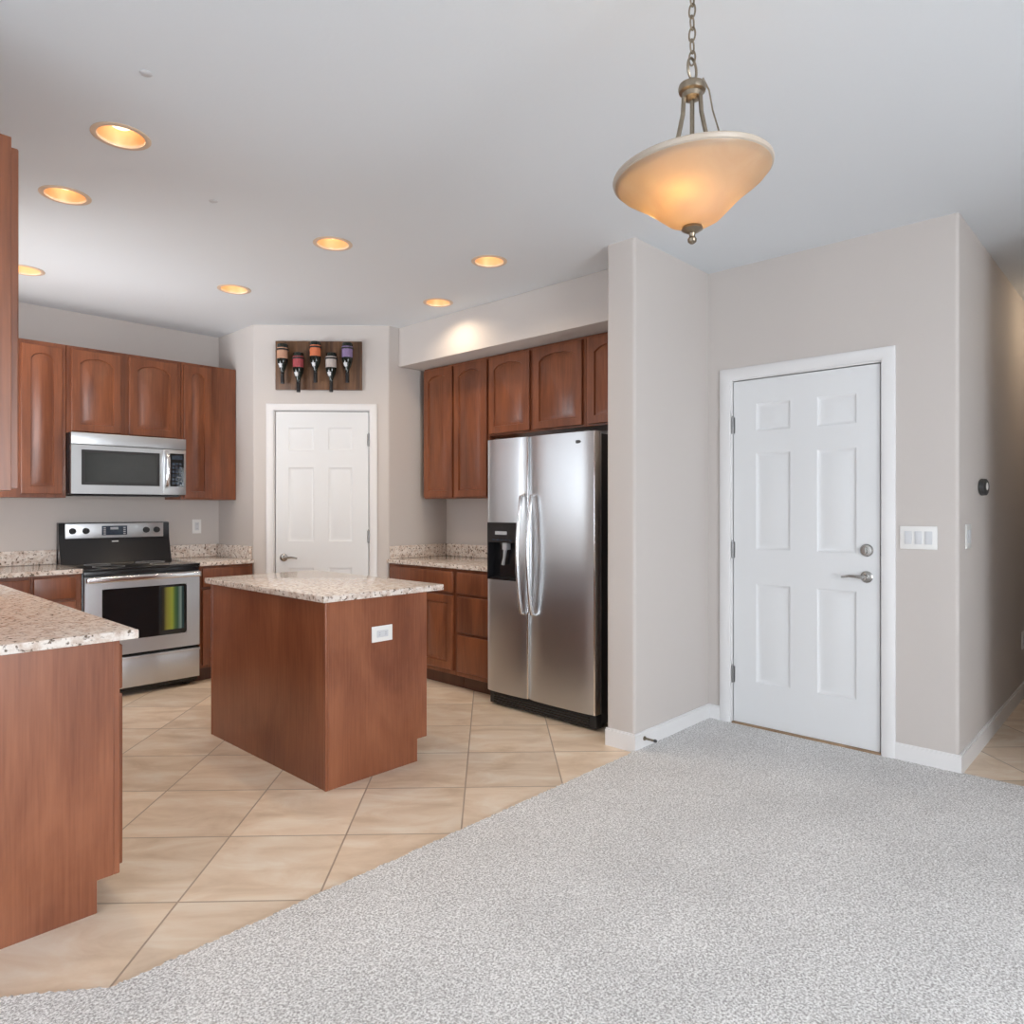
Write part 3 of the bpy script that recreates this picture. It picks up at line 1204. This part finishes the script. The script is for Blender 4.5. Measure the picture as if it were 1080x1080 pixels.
for i in range(3):
    for j in range(6):
        bx(bm, .662 + i * .025, .68 + i * .025, -.0026, -.0019, 1.478 + j * .029, 1.496 + j * .029)
obj('keypad_button', bm, M['display'], kp)

# ------------------------------------------------------------------ refrigerator (facing -X)
FW = .893
fr = thing('refrigerator', 'stainless side-by-side refrigerator with black sides and water dispenser', 'refrigerator', (3.288, 3.33, 0), -PI / 2)
bm = NB()
bx(bm, .006, FW - .006, .072, .695, .03, 1.738, .004)
obj('body', bm, M['blackmatte'], fr)


def fridge_door(x0, x1, hole=None):
    bm = NB()
    z0, z1 = .098, 1.75
    # gently bowed front
    n = 12
    cx, hw = (x0 + x1) / 2, (x1 - x0) / 2
    xs = [x0 + (x1 - x0) * k / n for k in range(n + 1)]
    zs = [z0, z1] if not hole else [z0, hole[2], hole[3], z1]
    if hole:
        xs = sorted(set([x0, x1, hole[0], hole[1]] + [x for x in xs if abs(x - hole[0]) > .012 and abs(x - hole[1]) > .012]))

    def yf(x):
        t = abs(x - cx) / hw
        return .012 * t ** 6 + .004 * t * t
    G = {}
    for x in xs:
        for z in zs:
            G[x, z] = bm.verts.new((x, yf(x), z))
    for a, b in zip(xs[:-1], xs[1:]):
        for c, d in zip(zs[:-1], zs[1:]):
            if hole and a >= hole[0] - 1e-6 and b <= hole[1] + 1e-6 and c >= hole[2] - 1e-6 and d <= hole[3] + 1e-6:
                continue
            bm.faces.new((G[a, c], G[b, c], G[b, d], G[a, d]))
    bk = {(x, z): bm.verts.new((x, .066, z)) for x in (x0, x1) for z in (z0, z1)}
    bm.faces.new([G[x, z1] for x in xs] + [bk[x1, z1], bk[x0, z1]])
    bm.faces.new([G[x, z0] for x in xs][::-1] + [bk[x0, z0], bk[x1, z0]])
    bm.faces.new([G[x0, z] for z in zs][::1] + [bk[x0, z1], bk[x0, z0]])
    bm.faces.new([G[x1, z] for z in zs][::-1] + [bk[x1, z0], bk[x1, z1]])
    return bm


HO = (.012, .285, .833, 1.207)
fd = obj('freezer_door', fridge_door(.002, .366, HO), M['steel'], fr)
rd = obj('fresh_food_door', fridge_door(.376, FW - .002), M['steel'], fr)
# bright edge strips on both doors
for x, par in ((.3625, fd), (FW - .012, rd)):
    bm = NB()
    bx(bm, x, x + .012, .002, .05, .10, 1.748, .003)
    s = obj('edge_trim', bm, M['steelbright'], par)
# dispenser
bm = NB()
a, b, c, d = HO
t = .012
bx(bm, a, b, .0, .06, c, c + t)
bx(bm, a, b, .0, .06, d - .13, d)
bx(bm, a, a + t, .0, .06, c + t, d - .13)
bx(bm, b - t, b, .0, .06, c + t, d - .13)
bx(bm, a, b, .055, .064, c, d)
dp = obj('dispenser', bm, M['black'], fd)
bm = NB()
bx(bm, .085, .19, -.0015, -.0002, 1.128, 1.15)
obj('dispenser_display', bm, M['grey'], fd)
bm = NB()
for k in range(5):
    bx(bm, .06 + k * .037, .085 + k * .037, -.0012, -.0002, 1.09, 1.098)
obj('dispenser_button', bm, M['display'], fd)
bm = NB()
tube(bm, [(.16, .02, 1.075), (.155, .022, 1.03), (.14, .03, .98), (.125, .032, .93)], [.014, .012, .01, .011], 10)
bx(bm, .14, .18, .008, .05, 1.03, 1.076, .004)
obj('dispenser_lever', bm, M['grey'], fd)
bm = NB()
for k in range(9):
    bx(bm, .04 + k * .026, .056 + k * .026, .006, .052, c + t, c + t + .004)
obj('drip_tray', bm, M['blackmatte'], fd)
# bowed handles


def fhandle(x, bow):
    bm = NB()
    pts, zb, zt = [], .632, 1.385
    pts.append((x, .012, zt))
    for k in range(13):
        q = k / 12
        z = zt - .012 - (zt - zb - .024) * q
        s = math.sin(PI * q)
        pts.append((x + bow * s, -.026 - .036 * s, z))
    pts.append((x, .012, zb))
    tube(bm, pts, .0125, 12)
    return bm


obj('handle', fhandle(.338, -.0), M['steelbright'], fd)
obj('handle', fhandle(.425, .0), M['steelbright'], rd)
bm = NB()
lathe(bm, [(0, -.003), (.010, -.003), (.0125, 0)], (0, 0, 0), 'Y', 24)
bmesh.ops.scale(bm, vec=(2.3, 1, 1), verts=bm.verts)
bmesh.ops.translate(bm, vec=(.765, .004, 1.692), verts=bm.verts)
obj('badge', bm, M['rubber'], rd)
bm = NB()
bx(bm, .01, FW - .01, .028, .1, .012, .088, .006)
gr = obj('base_grille', bm, M['blackmatte'], fr)
bm = NB()
for k in range(4):
    bx(bm, .05, FW - .06, .0245, .03, .022 + k * .015, .03 + k * .015)
obj('grille_slat', bm, M['black'], gr)
for x in (.05, FW - .1):
    bm = NB()
    bx(bm, x, x + .05, .03, .13, 1.7385, 1.762, .006)
    obj('hinge_cap', bm, M['blackmatte'], fr)
for x in (.06, FW - .1):
    for y in (.12, .6):
        bm = NB()
        lathe(bm, [(0, 0), (.02, 0), (.02, .03), (0, .03)], (x, y, 0), n=14)
        obj('foot', bm, M['rubber'], fr)

# ------------------------------------------------------------------ wine bottle board above the pantry door
rc = thing('bottle_board', 'walnut wall board above the pantry door holding five upside-down bottles', 'wine rack', (*diag(.179, -.001), 0), -PI / 4)
bm = NB()
bx(bm, 0, .674, -.024, 0, 2.231, 2.613, .003)
obj('board', bm, M['boardwood'], rc)
BOT = [(.071, 2.27, 2.575, (.52, .28, .18), 'bottle with a peach label, leftmost on the wall board'),
       (.193, 2.203, 2.508, (.36, .06, .07), 'bottle with a dark red label, second from left on the wall board'),
       (.325, 2.28, 2.595, (.62, .17, .07), 'bottle with a bright orange label, centre of the wall board'),
       (.447, 2.206, 2.508, (.50, .44, .41), 'bottle with a white label, second from right on the wall board'),
       (.572, 2.28, 2.588, (.24, .17, .32), 'bottle with a lavender label, rightmost on the wall board')]
for x, zb, zt, c, lab in BOT:
    bm = NB()
    zc = zt - .085
    lathe(bm, [(.0445, -.006), (.0475, -.006), (.0475, .006), (.0445, .006), (.0445, -.006)], (x, -.076, zt - .045), n=24)
    tube(bm, [(x, -.0245, zt - .045), (x, -.030, zt - .045)], .008, 8)
    obj('bottle_ring', bm, M['blackmatte'], rc)
    wp = diag(.179 + x, -.077)
    t = thing('wine_bottle', lab, 'bottle', (wp[0], wp[1], zb), -PI / 4, 'upside-down bottles on the wall board')
    L = zt - zb
    bm = NB()
    lathe(bm, [(0, .0), (.013, .0), (.0145, .006), (.0135, .02), (.0135, .085), (.018, .105), (.036, .15), (.0415, .175), (.0415, L - .008), (.037, L - .001), (0, L - .004)], n=28)
    obj('glass', bm, M['bottle'], t)
    lm = plain('label_paper', c, .6, noise=.12, nscale=40)
    bm = NB()
    lathe(bm, [(.0418, L - .115), (.0422, L - .115), (.0422, L - .03), (.0418, L - .03)], n=20, a0=-PI * .95, a1=-PI * .05)
    lb = obj('label', bm, lm, t)
    bm = NB()
    lathe(bm, [(0, -.0006), (.0136, -.0006), (.0151, .006), (.0141, .02), (.0141, .075), (.0137, .078)], n=20)
    obj('foil', bm, M['foil'], t)
    bm = NB()
    lathe(bm, [(.0256, .122), (.0365, .149), (.0368, .1495), (.026, .1215)], n=12, a0=-PI * .75, a1=-PI * .45)
    obj('neck_highlight', bm, M['platebody'], t)  # pale patch painted as a highlight on the bottle shoulder

# ------------------------------------------------------------------ plates, switches, outlets, thermostat, door stop


def plate(name, label, cat, loc, rotz, w_, h_, rockers=0, outlets=0, horizontal=False):
    r = thing(name, label, cat, loc, rotz)
    bm = NB()
    bx(bm, -w_ / 2, w_ / 2, -.007, -.0005, -h_ / 2, h_ / 2, .003)
    obj('cover_plate', bm, M['plate'], r)
    for k in range(rockers):
        x = (k - (rockers - 1) / 2) * .046
        bm = NB()
        bx(bm, x - .0165, x + .0165, -.0105, -.0072, -.033, .033, .002)
        obj('rocker_switch', bm, M['platebody'], r)
    for k in range(outlets):
        bm = NB()
        if horizontal:
            bx(bm, -.033, .033, -.0095, -.0072, -.0165, .0165, .002)
        else:
            bx(bm, -.0165, .0165, -.0095, -.0072, -.033, .033, .002)
        rec = obj('receptacle', bm, M['platebody'], r)
        for s in (-1, 1):
            bm = NB()
            for o2 in (-.005, .005):
                if horizontal:
                    bx(bm, s * .018 - .004, s * .018 + .004, -.0098, -.0094, o2 - .001, o2 + .001)
                else:
                    bx(bm, o2 - .001, o2 + .001, -.0098, -.0094, s * .018 - .004, s * .018 + .004)
            obj('slot', bm, M['platehole'], rec)
    return r


plate('light_switch', 'wide white triple light switch on the wall right of the entry door', 'light switch', (XW, .943, 1.151), -PI / 2, .168, .117, rockers=3)
plate('light_switch', 'small white light switch plate below the thermostat on the hallway wall', 'light switch', (4.19, HALLY, 1.157), 0, .115, .125, rockers=2)
plate('wall_outlet', 'white wall outlet on the wall right of the stove', 'outlet', (2.459, YW, 1.15), 0, .072, .116, outlets=1)
plate('wall_outlet', 'white horizontal outlet on the side of the kitchen island', 'outlet', (2.08, IY0, .686), 0, .122, .077, outlets=1, horizontal=True)
plate('wall_outlet', 'white outlet low on the hallway wall at the right edge', 'outlet', (5.95, HALLY, .39), 0, .078, .12, outlets=1)

th = thing('thermostat', 'small dark rounded thermostat on the shaded hallway wall', 'thermostat', (4.524, HALLY, 1.414), 0)
bm = NB()
lathe(bm, [(0, -.0005), (.042, -.0005), (.046, -.006), (.044, -.026), (.038, -.030), (0, -.031)], (0, 0, 0), 'Y', 32)
bmesh.ops.scale(bm, vec=(1.7, 1, 1), verts=bm.verts)
obj('body', bm, M['rubber'], th)
bm = NB()
lathe(bm, [(0, -.0318), (.019, -.0318), (.021, -.0308)], (0, 0, .004), 'Y', 24)
bmesh.ops.scale(bm, vec=(1.5, 1, 1), verts=bm.verts)
obj('dial', bm, M['plate'], th)

dsx = thing('door_stop', 'small dark spring door stop on the wing wall baseboard', 'door stop', (3.255, 2.084, .06), 0)
bm = NB()
lathe(bm, [(0, 0), (.012, 0), (.011, -.006), (0, -.007)], (0, -.0005, 0), 'Y', 16)
obj('base', bm, M['bronze'], dsx)
bm = NB()
tube(bm, [(.0055 * math.cos(k * .9), -.007 - k * .0008, .0055 * math.sin(k * .9)) for k in range(70)], .0016, 5)
obj('spring', bm, M['bronze'], dsx)
bm = NB()
lathe(bm, [(0, -.0625), (.008, -.0625), (.009, -.07), (.007, -.076), (0, -.077)], (0, 0, 0), 'Y', 14)
obj('tip', bm, M['rubber'], dsx)

# ------------------------------------------------------------------ recessed lights
CLAB = ['recessed ceiling light nearest the camera, above the lower left counter',
        'recessed ceiling light second from front in the left ceiling row',
        'recessed ceiling light half hidden behind the tall cabinet at the left edge',
        'recessed ceiling light farthest back, in front of the stove wall corner',
        'recessed ceiling light above the kitchen island',
        'recessed ceiling light in front of the refrigerator soffit, larger of two',
        'recessed ceiling light close to the soffit and pantry wall, smaller of two']


def make_can():
    r = thing('recessed_light', CLAB[0], 'ceiling light', (*CANS[0], H), 0, 'recessed lights in the kitchen ceiling')
    bm = NB()
    lathe(bm, [(CAN_R - .006, .004), (CAN_R - .004, -.004), (CAN_R + .008, -.006), (CAN_R + .017, -.0025), (CAN_R + .017, -.0005)], n=40)
    obj('trim_ring', bm, M['trimring'], r)
    bm = NB()
    lathe(bm, [(CAN_R - .005, .003), (CAN_R - .01, .05), (CAN_R - .02, .09), (CAN_R - .03, .11), (0, .112)], n=40)
    obj('reflector', bm, M['canin'], r)
    bm = NB()
    lathe(bm, [(0, .035), (.03, .037), (.045, .047), (.048, .06), (.04, .08), (.02, .1), (0, .105)], n=28)
    obj('bulb', bm, M['canbulb'], r)
    return r


def can_lamp(root):
    l = bpy.data.lights.new('can_glow', 'SPOT')
    l.energy = CAN_W
    l.color = WARM
    l.spot_size = math.radians(150)
    l.spot_blend = 0.8
    l.shadow_soft_size = .05
    o = bpy.data.objects.new('can_glow', l)
    C.objects.link(o)
    o.parent = root
    o.location = (0, 0, .02)


can = make_can()
cans = [can] + [dup(can, (*p, H), None, CLAB[i + 1]) for i, p in enumerate(CANS[1:])]
for c in cans:
    can_lamp(c)

for i, (x, y) in enumerate(((.871, 2.488), (1.451, 3.294))):
    bm = NB()
    lathe(bm, [(0, 0), (.018, 0), (.02, -.002), (.018, -.003), (0, -.0035)], (0, 0, 0), n=28)
    o = obj('sprinkler_cover', bm, M['platebody'])
    o.location = (x, y, H)
    tag(o, ['small flat round ceiling cover in front of the nearest recessed light', 'small flat round ceiling cover between the recessed lights'][i], 'ceiling cover', 'small round covers on the ceiling')

# ------------------------------------------------------------------ pendant lamp
PX, PY = 1.671, .923
pe = thing('pendant_lamp', 'amber glass bowl pendant lamp hanging on a chain from the ceiling', 'lamp', (PX, PY, 0))
bm = NB()
lathe(bm, [(0, H), (.062, H), (.062, H - .008), (.045, H - .02), (.012, H - .028), (0, H - .03)], n=32)
obj('canopy', bm, M['bronze'], pe)
zc = H - .03
k = 0
while zc > 2.47:
    bm = NB()
    R1, R2 = .009, .019
    pts = []
    for q in range(20):
        a = 2 * PI * q / 20
        x, z = R1 * math.cos(a), R2 * math.sin(a)
        pts.append((x, 0, zc - .017 + z) if k % 2 == 0 else (0, x, zc - .017 + z))
    tube(bm, pts, .0024, 7, closed=True)
    obj('chain_link', bm, M['bronze'], pe)
    zc -= .031
    k += 1
# large loop and hub
bm = NB()
tube(bm, [(.022 * math.cos(2 * PI * q / 24), 0, 2.452 + .028 * math.sin(2 * PI * q / 24)) for q in range(24)], .0035, 8, closed=True)
obj('top_loop', bm, M['bronze'], pe)
bm = NB()
lathe(bm, [(0, 2.425), (.014, 2.423), (.018, 2.415), (.034, 2.41), (.036, 2.40), (.034, 2.392), (.026, 2.388), (.024, 2.376), (.014, 2.37), (0, 2.368)], n=28)
obj('hub', bm, M['bronze'], pe)
ZB = 2.037
for a in range(3):
    t = a * 2 * PI / 3 + .5
    c, s = math.cos(t), math.sin(t)
    bm = NB()
    tube(bm, [(.024 * c, .024 * s, 2.375), (.027 * c, .027 * s, 2.33), (.040 * c, .040 * s, 2.27), (.060 * c, .060 * s, 2.21), (.066 * c, .066 * s, 2.12)], .006, 8)
    obj('rod', bm, M['bronze'], pe)
bm = NB()
tube(bm, [(0, 0, 2.372), (0, 0, 2.02)], .006, 8)
lathe(bm, [(0, 2.15), (.068, 2.15), (.068, 2.14), (0, 2.135)], n=20)
obj('stem', bm, M['bronze'], pe)
# supply cord looping beside the rods
bm = NB()
tube(bm, [(.02, -.02, 2.43), (.035, -.03, 2.40), (.045, -.035, 2.35), (.058, -.045, 2.30), (.062, -.05, 2.26), (.05, -.045, 2.20)], .0022, 6)
obj('cord', bm, M['bronze'], pe)
bm = NB()
prof = [(.020, .0), (.045, .004), (.068, .016), (.090, .036), (.115, .060), (.140, .081), (.165, .099), (.187, .116), (.199, .130), (.2025, .142), (.198, .145), (.192, .134), (.180, .121), (.160, .105), (.135, .087), (.110, .066), (.085, .042), (.063, .022), (.042, .010), (.020, .006)]
lathe(bm, [(r, ZB + .003 + h * .96) for r, h in prof], n=64)
TILT = Matrix.Translation((0, 0, 2.15)) @ Matrix.Rotation(math.radians(-4), 4, Vector((.728, .685, 0))) @ Matrix.Translation((0, 0, -2.15))
bmesh.ops.transform(bm, matrix=TILT, verts=bm.verts)
obj('bowl_shade', bm, M['shade'], pe, sharp=60)
bm = NB()
lathe(bm, [(0, ZB + .002), (.026, ZB + .001), (.028, ZB - .006), (.018, ZB - .012), (.009, ZB - .016), (.007, ZB - .024), (.012, ZB - .031), (.011, ZB - .038), (.005, ZB - .043), (0, ZB - .044)], n=24)
obj('finial', bm, M['bronze'], pe)
rt_ = Vector((.685, -.728))
fw_ = Vector((.728, .685))
for i, (df_, dr_, dz_) in enumerate(((-.072, -.042, .0), (.02, .088, -.005), (.06, -.075, 0))):
    x, y = df_ * .728 + dr_ * .685, df_ * .685 - dr_ * .728
    bm = NB()
    lathe(bm, [(0, 2.088), (.014, 2.092), (.02, 2.105), (.017, 2.122), (.011, 2.134), (0, 2.136)], (x, y, 0), n=20)
    obj('bulb', bm, M['bulb'], pe)
    pl = bpy.data.lights.new('pendant_glow', 'POINT')
    pl.energy = PENDANT_W * (3.0, .6, .6)[i]
    pl.color = (1.0, 0.78, 0.50)
    pl.shadow_soft_size = .028
    po = bpy.data.objects.new('pendant_glow', pl)
    C.objects.link(po)
    po.parent = pe
    po.location = (x, y, 2.118 + dz_)
bm = NB()
prim = [(.186, .124), (.192, .126), (.2035, .134), (.2055, .142), (.2035, .147), (.198, .147), (.194, .140), (.186, .132), (.186, .124)]
lathe(bm, [(r, ZB + .003 + h * .96) for r, h in prim], n=64)
bmesh.ops.transform(bm, matrix=TILT, verts=bm.verts)
o = obj('shade_rim', bm, M['rimglass'], pe)
o['label'] = 'paler frosted rim of the glass bowl'

# hallway ceiling lamp, out of view round the corner
hl = thing('unseen_hall_lamp', 'unseen small warm flush lamp on the hallway ceiling', 'lamp', (5.9, .3, H))
bm = NB()
lathe(bm, [(0, -.0005), (.13, -.0005), (.13, -.02), (.11, -.05), (0, -.07)], n=32)
obj('unseen_lamp_shade', bm, M['canbulb'], hl)
l = bpy.data.lights.new('hall_glow', 'POINT')
l.energy = 4
l.color = WARM
l.shadow_soft_size = .1
o = bpy.data.objects.new('hall_glow', l)
C.objects.link(o)
o.parent = hl
o.location = (0, 0, -.2)
